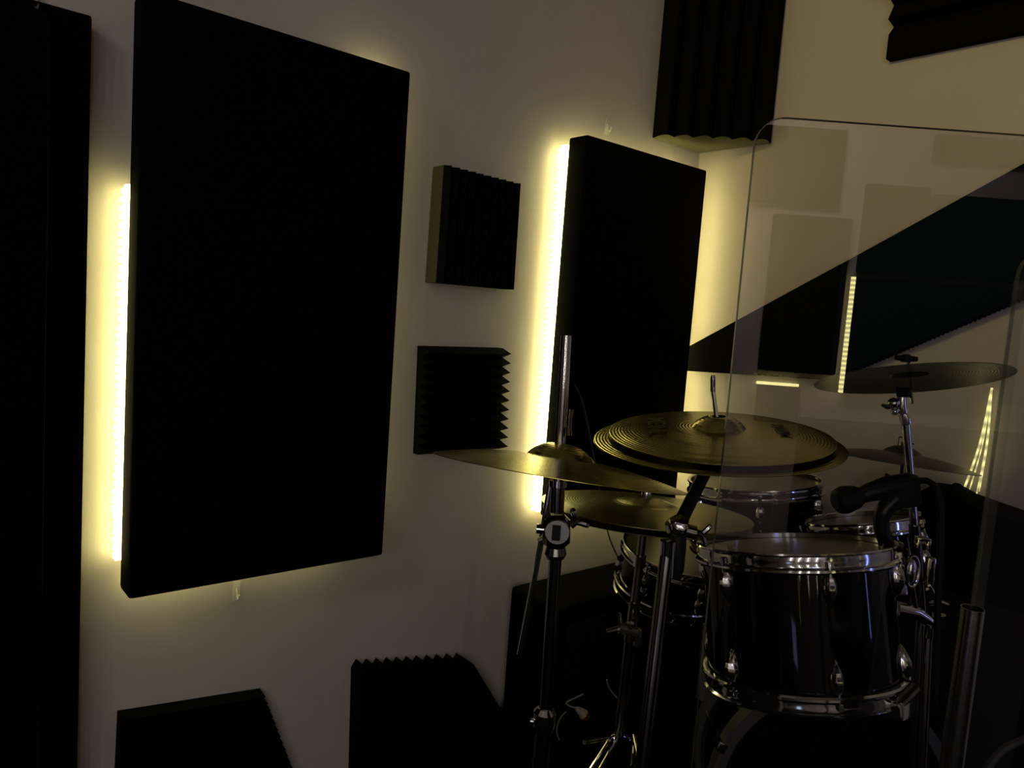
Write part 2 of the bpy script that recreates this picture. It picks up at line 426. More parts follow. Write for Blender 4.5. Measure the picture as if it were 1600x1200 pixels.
# foam under the ceiling on the right wall (wavy face, ridges run along the wall)
bm = BM()
pa = onR(1385, 93, .03)
qa = (pa - CORNER).dot(DR); zz = pa.z
rows = []
W = [(.03, 0), (.03, .066), (.004, .094), (.044, .104), (.018, .148), (.07, .165), (.07, .20), (.04, .215), (.10, .25), (.07, .30), (.14, .33), (.14, ROOMH - zz - .004), (0, ROOMH - zz - .004), (0, 0)]
for q in (qa, qa + 1.3):
    rows.append([bm.verts.new(CORNER + DR * q + NR * (h + .004) + V((0, 0, zz + dz))) for h, dz in W])
n = len(W)
bm.faces.new(rows[0][::-1]); bm.faces.new(rows[1])
for i in range(n): bm.faces.new((rows[0][i], rows[0][(i + 1) % n], rows[1][(i + 1) % n], rows[1][i]))
recenter(tag(obj('bass_trap', bm, 'foam', smooth=False), 'black foam block with scalloped end under the ceiling, top right', 'bass trap'))

# slanting foam strips across the right wall, saw-toothed lower edge
def slant(name, label, poly, tooth_edge, th=.05, m='foam', amp=.006, teeth=40):
    P = []
    for i, p in enumerate(poly):
        a_ = onR(*p, 0.0); P.append(a_)
        if i == tooth_edge:
            b_ = onR(*poly[(i + 1) % len(poly)], 0.0)
            for k in range(1, teeth * 2):
                q = a_.lerp(b_, k / (teeth * 2)); P.append(q + V((0, 0, -amp if k % 2 else 0)))
    bm = BM()
    lo = [bm.verts.new(p + NR * .001) for p in P]; hi = [bm.verts.new(p + NR * th) for p in P]
    bm.faces.new(lo); bm.faces.new(hi)
    for i in range(len(P)): bm.faces.new((lo[i], lo[(i + 1) % len(P)], hi[(i + 1) % len(P)], hi[i]))
    return recenter(tag(obj(name, bm, m, smooth=False), label, 'acoustic foam', 'slanting foam pieces on the right wall'))
slant('wall_foam', 'black foam piece with slanting top beside the room corner, behind the tall cymbal rod', [(1084, 545), (1326, 415), (1308, 591), (1084, 577)], 2, teeth=34)
slant('wall_foam', 'dark slanting foam band rising to the right edge behind the clear shield', [(1327, 415), (1700, 212), (1700, 425), (1309, 591)], 2, m='foam_blue_lit', teeth=55)

# clear adhesive hooks and marks on the wall
def hook(px, py, label, flip=1):
    c = onL(px, py, .002); root = empty('adhesive_hook', c, label, 'wall hook', 'clear adhesive wall hooks')
    bm = BM()
    mtx = Matrix((DL, NL, V((0, 0, 1)))).transposed().to_4x4(); mtx.translation = c
    box(bm, (-.009, .0015, -.024), (.009, .004, .024), mtx); bevel(bm, .002)
    obj('backplate', bm, 'clear', root, world=True)
    bm = BM()
    tube(bm, curve_pts([c + NL * .003 + V((0, 0, .008)), c + NL * .008 + V((0, 0, -.01)), c + NL * .016 + V((0, 0, -.016)), c + NL * .02 + V((0, 0, -.004))], 5), .0022, 8)
    obj('hook', bm, 'clear', root, world=True)
hook(369, 923, 'tiny clear adhesive hook on the wall just below the largest panel')
hook(948, 198, 'tiny clear adhesive hook on the wall just above the smaller glowing panel')
bm = BM(); tube(bm, curve_pts([onL(44, -14, .015), onL(52, 4, .012), onL(57, 14, .10), onL(62, -2, .012), onL(57, -16, .01)], 6), .0018, 8)
recenter(tag(obj('hanging_wire', bm, 'cable'), 'short dark wire loop above the panel at the top left corner', 'wire'))

# ------------------------------------------------------------------ drums
def view_quat(center, ratio, slope, flip=1):
    """orientation of a disc whose image ellipse has this height/width ratio and this slope (deg, + = right end lower)"""
    v = (center - CAM).normalized()
    s = math.radians(slope)
    rt = (RT * math.cos(s) - UP * math.sin(s)); rt = (rt - v * rt.dot(v)).normalized()
    u = rt.cross(v).normalized()
    e = math.asin(ratio)
    n = u * math.cos(e) - v * math.sin(e)
    return Matrix((rt, n.cross(rt), n)).transposed().to_quaternion(), n
def lug_bm(h=.066, w=.027, d=.018):
    bm = BM(); r = bmesh.ops.create_uvsphere(bm, u_segments=10, v_segments=8, radius=1)
    for v in r['verts']:
        x, y, z = v.co
        k = 1 - .35 * max(0, z)            # teardrop
        k = 1 - .6 * max(0, -z) ** 1.3; zz_ = min(z, .75); v.co = V((max(x, -.15) * d * k, y * w / 2 * k, zz_ * h / 2 + .004))
    return bm
def drum(label, cat, c, R, H, q, lugs=6, head='head', shell='gloss', gname=None, lug_phase=.3, hoop='chrome', mid=False, name='tom_drum'):
    root = empty(name, c, label, cat, gname, rot=q)
    bm = BM(); lathe(bm, [(R, -H / 2 + .006), (R, H / 2 - .006), (R - .006, H / 2 - .002), (R - .006, -H / 2 + .002)], 64, close=True)
    obj('shell', bm, shell, root)
    for s, nm in ((1, 'batter_hoop'), (-1, 'resonant_hoop')):
        e = H / 2
        bm = BM()
        pr = [(R + .003, e - .024), (R + .011, e - .0235), (R + .0135, e - .020), (R + .0135, e - .016), (R + .010, e - .013), (R + .0065, e - .0125), (R + .0058, e - .010), (R + .0075, e - .003), (R + .0065, e + .006), (R + .011, e + .009), (R + .010, e + .012), (R + .002, e + .010), (R + .002, e - .008)]
        lathe(bm, [(r, z * s) for r, z in pr], 72, close=True)
        obj(nm, bm, hoop, root)
        bm = BM(); lathe(bm, [(0, (e + .0) * s), (R * .85, (e + .0) * s), (R - .004, e * s), (R + .002, (e - .006) * s)], 64)
        obj('drum_head' if s > 0 else 'resonant_head', bm, head if s > 0 else 'bass_head', root)
    lb = lug_bm(); me = None; rb = None
    for k in range(lugs):
        a = lug_phase + 2 * PI * k / lugs
        for s in (1, -1):
            zc = s * (H / 2 - .055)
            if me is None:
                o = obj('lug', lb, 'chrome', root); me = o.data
                t = BM(); tube(t, [V((.010, 0, -.0)), V((.010, 0, .046))], .0028, 8); lathe(t, [(0, .044), (.0055, .044), (.0055, .053), (0, .055)], 8, Matrix.Translation((.010, 0, 0)))
                r_ = obj('tension_rod', t, 'chrome', o); rb = r_.data
            else:
                o = bpy.data.objects.new('lug', me); COL.objects.link(o); o.parent = root
                r_ = bpy.data.objects.new('tension_rod', rb); COL.objects.link(r_); r_.parent = o
            o.location = (R * math.cos(a), R * math.sin(a), zc)
            o.rotation_euler = (0, 0, a)
            if s < 0: o.rotation_euler = (PI, 0, a)
    return root
CH = 'drums of the kit'
# large tom in front
c0 = at(1247, 958, 1.40)
q, n_ = view_quat(c0, .20, 2.0)
Q_big = q
R_big = .173
big = drum('large gloss black tom with chrome hoops and lugs, nearest drum behind the shield', 'drum', c0, R_big, .248, q, lugs=6, gname=CH, lug_phase=-PI / 2 + .31)
fb = BM()
for v_ in box(fb, (.150, -.028, -.150), (.196, .028, -.118)): v_.co = Matrix.Rotation(-.55, 4, 'Z') @ v_.co
bevel(fb, .006, 3)
tube(fb, [Matrix.Rotation(-.55, 4, 'Z') @ V((.185, -.02, -.125)), Matrix.Rotation(-.55, 4, 'Z') @ V((.200, .02, -.100))], .010, 10)
obj('leg_bracket', fb, 'chrome', big)
# rack tom behind the stacked cymbals
c1 = at(1180, 803, 2.0); q1, _ = view_quat(c1, .22, 1.5)
drum('rack tom with pale head directly under the stacked brass cymbals', 'drum', c1, .166, .17, q1, lugs=6, gname=CH, lug_phase=-1.5)
# rack tom at the right, behind the large one
c2 = at(1350, 862, 1.72); q2, _ = view_quat(c2, .16, -3)
drum('rack tom behind the large tom, under the microphone', 'drum', c2, .122, .14, q2, lugs=6, gname=CH, lug_phase=-1.2)
# small side drum at the left
c3 = at(1050, 895, 2.15); q3, _ = view_quat(c3, .42, 16)
drum('small tilted drum behind the middle stand, left of the large tom', 'drum', c3, .150, .13, q3, lugs=6, head='head', gname=CH, lug_phase=-2.0, name='snare_drum')
# bass drum
cb_ = at(1296, 1243, 1.58)
axis = V((-.06, -1, 0.02)).normalized()
qb = quat_z(axis)
Rb = .255
root = empty('bass_drum', cb_, 'black bass drum with a dark grey hoop, standing below the large tom', 'drum', CH, rot=qb)
bm = BM(); lathe(bm, [(Rb, -.18), (Rb, -.0), (Rb - .008, 0), (Rb - .008, -.18)], 80, close=True); obj('shell', bm, 'gloss', root)
for z, nm in ((0.0, 'front_hoop'), (-.18, 'rear_hoop')):
    bm = BM(); lathe(bm, [(Rb + .012, z - .02), (Rb + .012, z + .02), (Rb - .012, z + .022), (Rb - .014, z + .018), (Rb + .001, z - .02)], 80, close=True); obj(nm, bm, 'hoop_wood', root)
bm = BM(); lathe(bm, [(0, .003), (Rb - .01, .003)], 64); obj('front_head', bm, 'bass_head', root)
for k in range(8):
    a = 2 * PI * k / 8 + .42
    bm = BM(); mt = Matrix.Rotation(a, 4, 'Z')
    box(bm, (Rb + .003, -.012, -.03), (Rb + .022, .012, .026), mt); bevel(bm, .004); tube(bm, [mt @ V((Rb + .018, 0, -.02)), mt @ V((Rb + .018, 0, -.13))], .003, 8)
    obj('claw_hook', bm, 'chrome', root)
for s in (-1, 1):
    p = cb_ + V((s * .20, .09, -.14)); f = V((p.x + s * .07, p.y - .10, .006))
    bm = BM(); tube(bm, [p, f], [.008, .006], 10)
    obj('spur', bm, 'chrome', root, world=True)

# ------------------------------------------------------------------ cymbals
def cymbal_bm(R, bell=.22, bow=.075, flare=0, t=.0012, hole=.006, bh=.42):
    rb = R * bell; hb = rb * bh; pts = []
    N_ = 8
    for i in range(N_ + 1):
        a = i / N_; r = hole + (rb - hole) * a
        pts.append((r, hb * (math.cos(a * PI / 2) ** .8) + bow * R))
    for i in range(1, 20):
        a = i / 19; r = rb + (R - rb) * a
        z = bow * R * (1 - a ** 1.7)
        if flare and a > .82: z = bow * R * (1 - .82 ** 1.7) + (a - .82) * R * flare
        pts.append((r, z))
    prof = pts + [(r, z - t) for r, z in pts[::-1]]
    bm = BM(); lathe(bm, prof, 96, close=True)
    return bm
def cymbal(name, label, px, py, half, Y, ratio, slope, m='brass', group='cymbals of the drum kit', **kw):
    c = at(px, py, Y); R = half * Y / F
    q, n = view_quat(c, ratio, slope)
    bow = kw.get('bow', .075)
    # centre of the rim ellipse is at c
    root = empty(name, c, label, 'cymbal', group, rot=q)
    obj('bronze_disc', cymbal_bm(R, **kw), m, root)
    return root, c, n, R
# left crash
cr, c_cr, n_cr, R_cr = cymbal('crash_cymbal', 'brass crash cymbal seen almost edge-on, leftmost, across the LED strip', 873, 737, 201, 1.30, .045, 9.3, 'brass', bow=.11, bell=.27, hole=.0135)
# stacked pair
lo_c, c_lo, n_lo, R_lo = cymbal('crash_cymbal', 'lower and wider brass cymbal of the stacked pair', 1118, 690, 192, 1.30, .235, 3.5, 'brass', bow=.05, bell=.20)
up_c, c_up, n_up, R_up = cymbal('crash_cymbal', 'upper brass cymbal of the stacked pair, dark lettering on its face', 1122, 679, 173, 1.30, .235, 3.5, 'brass', bow=.07, bell=.24, hole=.012)
# hi-hats
ht, c_ht, n_ht, R_ht = cymbal('hi_hat_cymbal', 'top bronze hi-hat cymbal below the leftmost crash', 1008, 795, 166, 1.48, .16, 7.0, 'brass_hat', bow=.05, bell=.30, bh=.2)
hb_, c_hb, n_hb, R_hb = cymbal('hi_hat_cymbal', 'bottom hi-hat cymbal facing down under the top one', 1008, 806, 164, 1.48, .16, 7.0, 'brass_dark', bow=-.05, bell=.30)
# high right and low right
ch, c_ch, n_ch, R_ch = cymbal('crash_cymbal', 'highest dark cymbal at the right, its underside showing', 1422, 593, 140, 1.525, -.155, -4.0, 'brass_dark', bow=.06, bell=.2)
sp_, c_sp, n_sp, R_sp = cymbal('splash_cymbal', 'dark cymbal tilted down to the right behind the chrome stand tube', 1408, 722, 109, 1.84, .035, 9.3, 'brass_dark', bow=.13, bell=.26)

# lettering on the upper cymbal
def lettering(root, R, txt, ang, r, size, z, m='ink', nm='lettering'):
    cu = bpy.data.curves.new(nm, 'FONT'); cu.body = txt; cu.size = size; cu.align_x = 'CENTER'; cu.align_y = 'CENTER'; cu.extrude = .0002; cu.offset = .0003
    o = bpy.data.objects.new(nm, cu); COL.objects.link(o); cu.materials.append(M[m])
    dg = bpy.context.evaluated_depsgraph_get(); me = bpy.data.meshes.new_from_object(o.evaluated_get(dg))
    bpy.data.objects.remove(o)
    o = bpy.data.objects.new(nm, me); COL.objects.link(o)
    if not me.materials: me.materials.append(M[m])
    o.parent = root; o.location = (r * math.cos(ang), r * math.sin(ang), z)
    tilt = .10
    o.rotation_mode = 'QUATERNION'
    radial = V((math.cos(ang), math.sin(ang), -tilt)).normalized(); tang = V((-math.sin(ang), math.cos(ang), 0))
    up = tang.cross(-radial) if tang.cross(-radial).z > 0 else -tang.cross(-radial)
    # text x axis along tangent, text y towards the bell
    x = tang; y = up.cross(x)
    o.rotation_quaternion = Matrix((x, y, up)).transposed().to_quaternion()
    return o
def face_z(R, r, bell, bow):
    rb = R * bell; a = (r - rb) / (R - rb); return bow * R * (1 - a ** 1.7)
lettering(up_c, R_up, 'MEINL', PI + .12, R_up * .56, .044, face_z(R_up, R_up * .56, .24, .07) + .002)
lettering(up_c, R_up, 'MEINL', .16, R_up * .56, .030, face_z(R_up, R_up * .56, .24, .07) + .0022)

# ------------------------------------------------------------------ stands
def knob_wing(par, c, axis, side, s=1.0, m='chrome'):
    bm = BM(); x, y = frame(axis, side)
    tube(bm, [c, c + axis * .02 * s], .007 * s, 10)
    for k in (-1, 1):
        tube(bm, curve_pts([c + axis * .012 * s, c + axis * .02 * s + x * k * .012 * s, c + axis * .026 * s + x * k * .024 * s], 3), [.006 * s] * 6 + [.004 * s], 8)
    return obj('wing_nut', bm, m, par, world=True)
def stand(name, label, base_c, cat='stand', group='chrome stands of the drum kit'):
    return empty(name, V((base_c.x, base_c.y, 0)), label, cat, group)
def tripod(par, top, foot_z=.35, spread=.28, rot=.3, r=.008, m='chrome'):
    b = V((top.x, top.y, foot_z))
    for k in range(3):
        a = rot + k * 2 * PI / 3; f = V((b.x + spread * math.cos(a), b.y + spread * math.sin(a), .012))
        o = lobj('leg', b, f, r, m, par, 10)
        bm = BM(); tube(bm, [f + V((0, 0, -.011)), f + (b - f).normalized() * .03], [.014, .010], 10)
        obj('rubber_foot', bm, 'rubber', o, world=True)
    bm = BM(); tube(bm, [b + V((0, 0, -.02)), b + V((0, 0, .03))], .018, 14); obj('leg_collar', bm, m, par, world=True)
def clamp(par, c, z, r=.016, h=.03, m='chrome'):
    bm = BM(); tube(bm, [c - z * h / 2, c - z * h * .3, c + z * h * .3, c + z * h / 2], [r * .8, r, r, r * .8], 16); obj('clamp', bm, m, par, world=True)

# left crash stand
YA = 1.30
st = stand('cymbal_stand', 'chrome stand left of the kit with a tall rod rising past the leftmost crash', at(850, 1190, YA))
ptop, pmid = at(885, 524, YA), at(872, 826, YA - .0)
lobj('upper_rod', at(885, 524, 1.30), at(874.5, 700, 1.30), .0098, 'chrome', st, 18)
lobj('tilter_rod', at(874.5, 700, 1.30), at(872, 760, 1.30), .0090, 'chrome', st)
lobj('sleeve', at(872, 752, YA), at(870, 800, YA), .0125, 'dchrome', st, 16)
lobj('felt_washer', at(872, 750, YA), at(871.5, 760, YA), .016, 'chrome', st, 16)
bm = BM(); tube(bm, [at(870, 803, YA), at(870, 812, YA), at(869, 848, YA), at(869, 856, YA)], [.014, .024, .025, .015], 8); obj('joint_block', bm, 'dchrome', st, world=True)
cz = at(871, 829, YA - .02)
bm = BM(); tube(bm, [cz, cz + V((-.1, -1, 0)).normalized() * .012], .021, 20); o = obj('joint_disc', bm, 'satin', st, world=True)
bm = BM(); box(bm, (-.007, -.004, -.013), (.007, .004, .013), Matrix.Translation(cz + V((-.003, -.014, 0)))); obj('joint_slot', bm, 'rubber', st, world=True)
lobj('wing_bolt', at(838, 826, YA), at(858, 828, YA), .0085, 'chrome', st)
knob_wing(st, at(892, 822, YA), (at(905, 810, YA) - at(892, 822, YA)).normalized(), V((0, 0, 1)), .9)
bm = BM(); tube(bm, [at(869, 848, YA), at(868, 865, YA), at(868, 872, YA)], [.015, .020, .016], 14); obj('collar', bm, 'dchrome', st, world=True)
lobj('pole', at(868, 868, YA), at(852, 1122, YA), .0115, 'dchrome', st, 18)
lobj('lower_pole', at(852, 1115, YA), V((at(845, 1200, YA).x - .004, YA, .28)), .0150, 'dchrome', st, 18)
bm = BM(); cp = at(851, 1122, YA); tube(bm, [cp + V((0, 0, .02)), cp + V((0, 0, .012)), cp - V((0, 0, .012)), cp - V((0, 0, .024))], [.014, .021, .021, .017], 16); obj('height_collar', bm, 'chrome', st, world=True)
lobj('wing_bolt', at(828, 1126, YA), at(845, 1130, YA), .0055, 'chrome', st)
tripod(st, at(845, 1200, YA), .28, .10, .5)
bm = BM(); tube(bm, [at(860, 756, YA + .04), at(845, 850, YA + .04), at(812, 1022, YA + .04)], .0055, 12); obj('boom_tail', bm, 'chrome', st, world=True)
lobj('tail_joint', at(845, 843, YA + .045), at(862, 836, YA), .007, 'chrome', st)

# wire clip on the rod
bm = BM(); tube(bm, [at(893, 640, YA), at(891, 655, YA), at(890, 680, YA)], [.004, .003, .004], 8)
tag(recenter(obj('rod_clip', bm, 'chrome')), 'small metal clip hanging beside the tall rod in front of the smaller panel', 'clip')

# stack stand (middle)
YM = 1.24
st = stand('cymbal_stand', 'black and chrome boom stand carrying the stacked brass cymbals', at(1005, 1195, YM - .08))
nst = (n_lo).normalized()
cbell = c_up + n_up * .024
bm = BM(); tube(bm, [c_lo - n_lo * .02, c_lo + n_lo * .045], .004, 10); tube(bm, [c_lo + n_lo * .043, at(1114, 612, 1.30)], .004, 10); obj('centre_rod', bm, 'chrome', st, world=True)
bm = BM(); tube(bm, [at(1114, 586, 1.30), at(1114, 590, 1.30), at(1114, 612, 1.30)], [.003, .0045, .0045], 10); obj('rod_cap', bm, 'dchrome', st, world=True)
lobj('boom_arm', at(1103, 735, 1.32), at(1060, 822, YM), .0115, 'rubber', st, 14)
bm = BM(); tube(bm, [at(1052, 812, YM), at(1056, 818, YM), at(1064, 824, YM), at(1070, 828, YM)], [.017, .022, .022, .012], 16); obj('boom_clamp', bm, 'chrome', st, world=True)
bm = BM(); tube(bm, [at(1044, 822, YM), at(1086, 832, YM)], .012, 14); obj('clamp_bolt', bm, 'chrome', st, world=True)
knob_wing(st, at(1088, 832, YM), (at(1100, 836, YM) - at(1085, 832, YM)).normalized(), V((0, 0, 1)), .8)
bm = BM(); tube(bm, [at(1060, 835, YM), at(1058, 850, YM), at(1055, 890, YM), at(1053, 902, YM)], [.013, .016, .015, .008], 12); obj('rubber_grip', bm, 'rubber', st, world=True)
YN = YM - .02
lobj('pole', at(1043, 858, YN), at(1003, 1200, YN - .05), .0118, 'dchrome', st, 18)
lobj('pole_sleeve', at(1044, 845, YN), at(1041, 900, YN), .0135, 'chrome', st, 18)
e_ = at(1003, 1200, YN - .05)
lobj('lower_pole', e_, V((e_.x - .03, e_.y - .0, .28)), .0125, 'dchrome', st, 18)
tripod(st, V((e_.x - .03, e_.y, 0)), .28, .10, 1.3)

# hi-hat stand
st = stand('hi_hat_stand', 'chrome hi-hat stand with pedal legs behind the middle stand', at(980, 1180, 1.48), 'stand')
lobj('pull_rod', c_ht + V((0, 0, .05)), c_ht - V((0, 0, .14)), .0032, 'chrome', st)
bm = BM(); tube(bm, [c_ht + V((0, 0, .028)), c_ht + V((0, 0, .034)), c_ht + V((0, 0, .044))], [.010, .010, .006], 12); obj('clutch', bm, 'chrome', st, world=True)
q0 = c_ht - V((0, 0, .05)); b0 = V((q0.x - .015, q0.y, .3))
lobj('upper_tube', q0, q0.lerp(b0, .25), .0085, 'steel', st)
lobj('tube_collar', q0.lerp(b0, .08), q0.lerp(b0, .12), .0125, 'chrome', st)
lobj('lower_tube', q0.lerp(b0, .25), b0, .0115, 'dchrome', st)
kc = at(983, 985, 1.44)
bm = BM()
tube(bm, [kc + V((-.02, 0, .004)), kc + V((.016, 0, -.004))], .011, 10); tube(bm, [kc + V((.0, 0, .016)), kc + V((.0, 0, -.022))], .009, 10); tube(bm, [kc + V((-.046, -.01, -.002)), kc + V((-.02, 0, .002))], [.004, .006], 8)
tube(bm, [kc + V((-.016, 0, .0)), kc + V((-.022, 0, .035))], .0035, 8); tube(bm, [kc + V((.018, 0, -.03)), kc + V((.018, 0, .004))], .008, 8)
obj('height_clamp', bm, 'steel', st, world=True)
hz = at(968, 1152, 1.48)
for (x1, y1, x2, y2) in ((955, 1152, 915, 1215), (963, 1156, 930, 1215), (990, 1150, 1000, 1200), (955, 1152, 913, 1160)):
    lobj('leg', at(x1, y1, 1.48), at(x2, y2, 1.34), .0042, 'chrome', st, 10)
bm = BM(); tube(bm, [at(955, 1153, 1.48), at(968, 1146, 1.48), at(984, 1156, 1.48)], [.005, .009, .005], 10); obj('leg_bracket', bm, 'chrome', st, world=True)
lobj('pedal_chain', at(992, 1160, 1.48), at(988, 1200, 1.40), .006, 'steel', st)
tripod(st, b0, .3, .10, 2.0)

# right stand (crash)
YR = 1.525
st = stand('cymbal_stand', 'chrome stand with angled tube and ball tilter holding the highest cymbal', at(1440, 1150, YR))
bm = BM(); tube(bm, [c_ch - n_ch * .05, c_ch + n_ch * .055], .0035, 10); obj('centre_rod', bm, 'chrome', st, world=True)
w0 = at(1415, 566, YR)
bm = BM(); tube(bm, [w0, w0 + V((0, 0, .014)), w0 + V((0, 0, .016))], [.009, .009, .006], 12)
for k in (-1, 1): tube(bm, [w0 + V((0, 0, .006)), w0 + V((k * .012, 0, .008)), w0 + V((k * .022, 0, .008))], [.006, .006, .005], 10)
obj('wing_nut', bm, 'rubber', st, world=True)
bm = BM(); tube(bm, [at(1412, 606, YR), at(1411, 620, YR)], [.016, .012], 14); obj('felt_washer', bm, 'rubber', st, world=True)
bm = BM(); tube(bm, [at(1410, 618, YR), at(1408, 632, YR), at(1412, 648, YR)], [.009, .011, .010], 12); obj('tilter_arm', bm, 'chrome', st, world=True)
for i, (x, y) in enumerate(((1396, 630), (1398, 643))):
    bm = BM(); bmesh.ops.create_uvsphere(bm, u_segments=16, v_segments=10, radius=.0115 if i == 0 else .008, matrix=Matrix.Translation(at(x, y, YR))); obj('tilter_ball', bm, 'chrome', st, world=True)
bm = BM(); tube(bm, [at(1378, 633, YR), at(1386, 636, YR), at(1396, 634, YR)], [.003, .005, .006], 8); obj('wing_bolt', bm, 'chrome', st, world=True)
bm = BM(); tube(bm, [at(1409, 640, YR), at(1414, 650, YR), at(1417, 662, YR)], [.008, .012, .011], 12); obj('tube_collar', bm, 'chrome', st, world=True)
lobj('upper_tube', at(1415, 655, YR), at(1429, 830, YR), .0085, 'chrome', st, 18)
be = at(1440, 960, YR); lobj('middle_tube', at(1429, 820, YR), be, .0115, 'dchrome', st, 18)
bf = V((be.x, be.y - .05, .3)); lobj('lower_tube', be, bf, .0125, 'dchrome', st, 18)
tripod(st, bf, .3, .04, .2)
# splash stand
YS = 1.84
st = stand('cymbal_stand', 'dark stand hidden behind the chrome tube, under the low right cymbal', at(1408, 900, YS))
bm = BM(); tube(bm, [at(1411, 690, YS), at(1407, 800, YS)], .0045, 10); obj('centre_rod', bm, 'dchrome', st, world=True)
bm = BM(); x_, y_ = at(1404, 684, YS), at(1418, 694, YS)
for p_, q_ in (((1404, 683), (1403, 697)), ((1404, 683), (1417, 684)), ((1417, 684), (1419, 697)), ((1419, 690), (1428, 694))): tube(bm, [at(*p_, YS), at(*q_, YS)], .0018, 6)
obj('wing_clip', bm, 'chrome', st, world=True)
bm = BM(); tube(bm, [at(1404, 748, YS), at(1400, 756, YS), at(1404, 780, YS)], [.032, .030, .022], 14); obj('rubber_sleeve', bm, 'rubber', st, world=True)
e_ = at(1407, 800, YS); lobj('pole', e_, V((e_.x, e_.y, .3)), .0115, 'dchrome', st); tripod(st, e_, .3, .06, .9)

# tom mount with oval eyelet and T handle, right of the large tom
YT = 1.445
st = stand('tom_stand', 'chrome tom holder with oval eyelet and T-shaped wing bolt right of the large tom', at(1450, 1180, YT))
lobj('post', at(1413, 838, YT), at(1430, 960, YT), .008, 'dchrome', st, 14)
pz = at(1430, 960, YT)
ov = at(1425, 893, YT - .03); xo, yo = frame(V((.25, -1, .1)), V((.05, 0, 1)))
bm = BM(); pts = [ov + xo * (.030 * math.cos(a)) + yo * (.015 * math.sin(a)) for a in [2 * PI * k / 28 for k in range(29)]]
tube(bm, pts, .0034, 8); obj('oval_frame', bm, 'chrome', st, world=True)
bm = BM(); r_ = bmesh.ops.create_uvsphere(bm, u_segments=20, v_segments=12, radius=1)
zo = xo.cross(yo)
for v in r_['verts']: v.co = ov + xo * v.co.x * .024 + yo * v.co.y * .0105 + zo * v.co.z * .006
obj('oval_boss', bm, 'chrome', st, world=True)
bm = BM(); mt = Matrix.Translation(at(1397, 898, YT)) @ Matrix.Rotation(.1, 4, 'Y'); box(bm, (-.012, -.012, -.026), (.014, .012, .026), mt); bevel(bm, .006, 3); obj('bracket', bm, 'chrome', st, world=True)
bm = BM(); mt = Matrix.Translation(at(1452, 893, YT + .05)); box(bm, (-.007, -.010, -.03), (.007, .010, .03), mt); bevel(bm, .004); obj('bracket', bm, 'chrome', st, world=True)
bm = BM(); tube(bm, [at(1400, 952, YT), at(1432, 958, YT), at(1455, 972, YT)], [.017, .014, .011], 14); obj('ratchet_arm', bm, 'chrome', st, world=True)
tt = at(1466, 945, YT)
bm = BM(); tube(bm, [tt + V((-.019, 0, .001)), tt + V((0, 0, .005)), tt + V((.019, 0, .001))], [.004, .007, .004], 10); tube(bm, [tt, tt - V((0, 0, .022))], .007, 10); obj('t_handle', bm, 'chrome', st, world=True)
bm = BM(); tube(bm, [at(1467, 960, YT), at(1466, 978, YT)], .0135, 6); obj('hex_block', bm, 'chrome', st, world=True)
bm = BM(); tube(bm, [at(1451, 978, YT), at(1450, 996, YT)], .0115, 12); obj('tube_clamp', bm, 'chrome', st, world=True)
bm = BM(); mt = Matrix.Translation(at(1442, 842, YT)); box(bm, (-.012, -.01, -.003), (.012, .01, .003), mt); box(bm, (-.012, -.01, -.02), (-.008, .01, .0), mt); box(bm, (.008, -.01, -.02), (.012, .01, .0), mt); bevel(bm, .0015); obj('yoke', bm, 'chrome', st, world=True)
bm = BM(); tube(bm, [at(1462, 822, YT), at(1472, 828, YT)], [.004, .006], 8); obj('drum_key_bolt', bm, 'chrome', st, world=True)
bm = BM(); tube(bm, curve_pts([at(1452, 915, YT), at(1458, 925, YT), at(1461, 940, YT)], 4), .0035, 8); obj('memory_lock', bm, 'chrome', st, world=True)
e_ = at(1447, 1000, YT); lobj('lower_post', at(1450, 990, YT), V((e_.x, e_.y - .065, .28)), .010, 'dchrome', st); tripod(st, V((e_.x, e_.y - .065, 0)), .28, .04, 0.0)

# ------------------------------------------------------------------ microphone on clip
YQ = 1.39
mroot = empty('microphone', at(1385, 860, YQ), 'black drum microphone on a clip pointing left above the large tom rim', 'microphone')
A_, B_ = at(1312, 783, YQ), at(1432, 752, YQ + .02); d_ = (B_ - A_).normalized()
def mp(t, lift=0): return A_.lerp(B_, t) + V((0, 0, lift))
bm = BM(); tube(bm, [mp(-.07), mp(-.03), mp(.06), mp(.20), mp(.28)], [.014, .023, .0265, .0225, .015], 18); obj('grille', bm, 'rubber', mroot, world=True)
bm = BM(); tube(bm, [mp(.27), mp(.34, .002), mp(.6, .003), mp(.9, .003), mp(1.0)], [.015, .017, .021, .018, .012], 18); obj('body', bm, 'plastic', mroot, world=True)
bm = BM(); tube(bm, curve_pts([at(1400, 778, YQ), at(1380, 800, YQ), at(1378, 830, YQ), at(1392, 862, YQ)], 6), [.016] * 8 + [.014] * 11, 12); obj('clip', bm, 'plastic', mroot, world=True)
bm = BM(); mt = Matrix.Translation(at(1410, 768, YQ + .012)) @ Matrix.Rotation(-.2, 4, 'Y'); box(bm, (-.034, -.016, -.030), (.030, .016, .026), mt); bevel(bm, .010, 3); obj('mount', bm, 'rubber', mroot, world=True)
bm = BM(); mt = Matrix.Translation(at(1393, 856, YQ)) ; box(bm, (-.022, -.012, -.018), (.018, .012, .014), mt); bevel(bm, .004); obj('rim_clamp', bm, 'dchrome', mroot, world=True)
bm = BM(); tube(bm, curve_pts([B_, at(1450, 752, YQ), at(1466, 770, YQ - .02), at(1470, 820, YQ - .03), at(1466, 930, YQ - .05), at(1460, 1100, YQ - .05)], 8), .006, 10); obj('cord', bm, 'rubber', mroot, world=True)

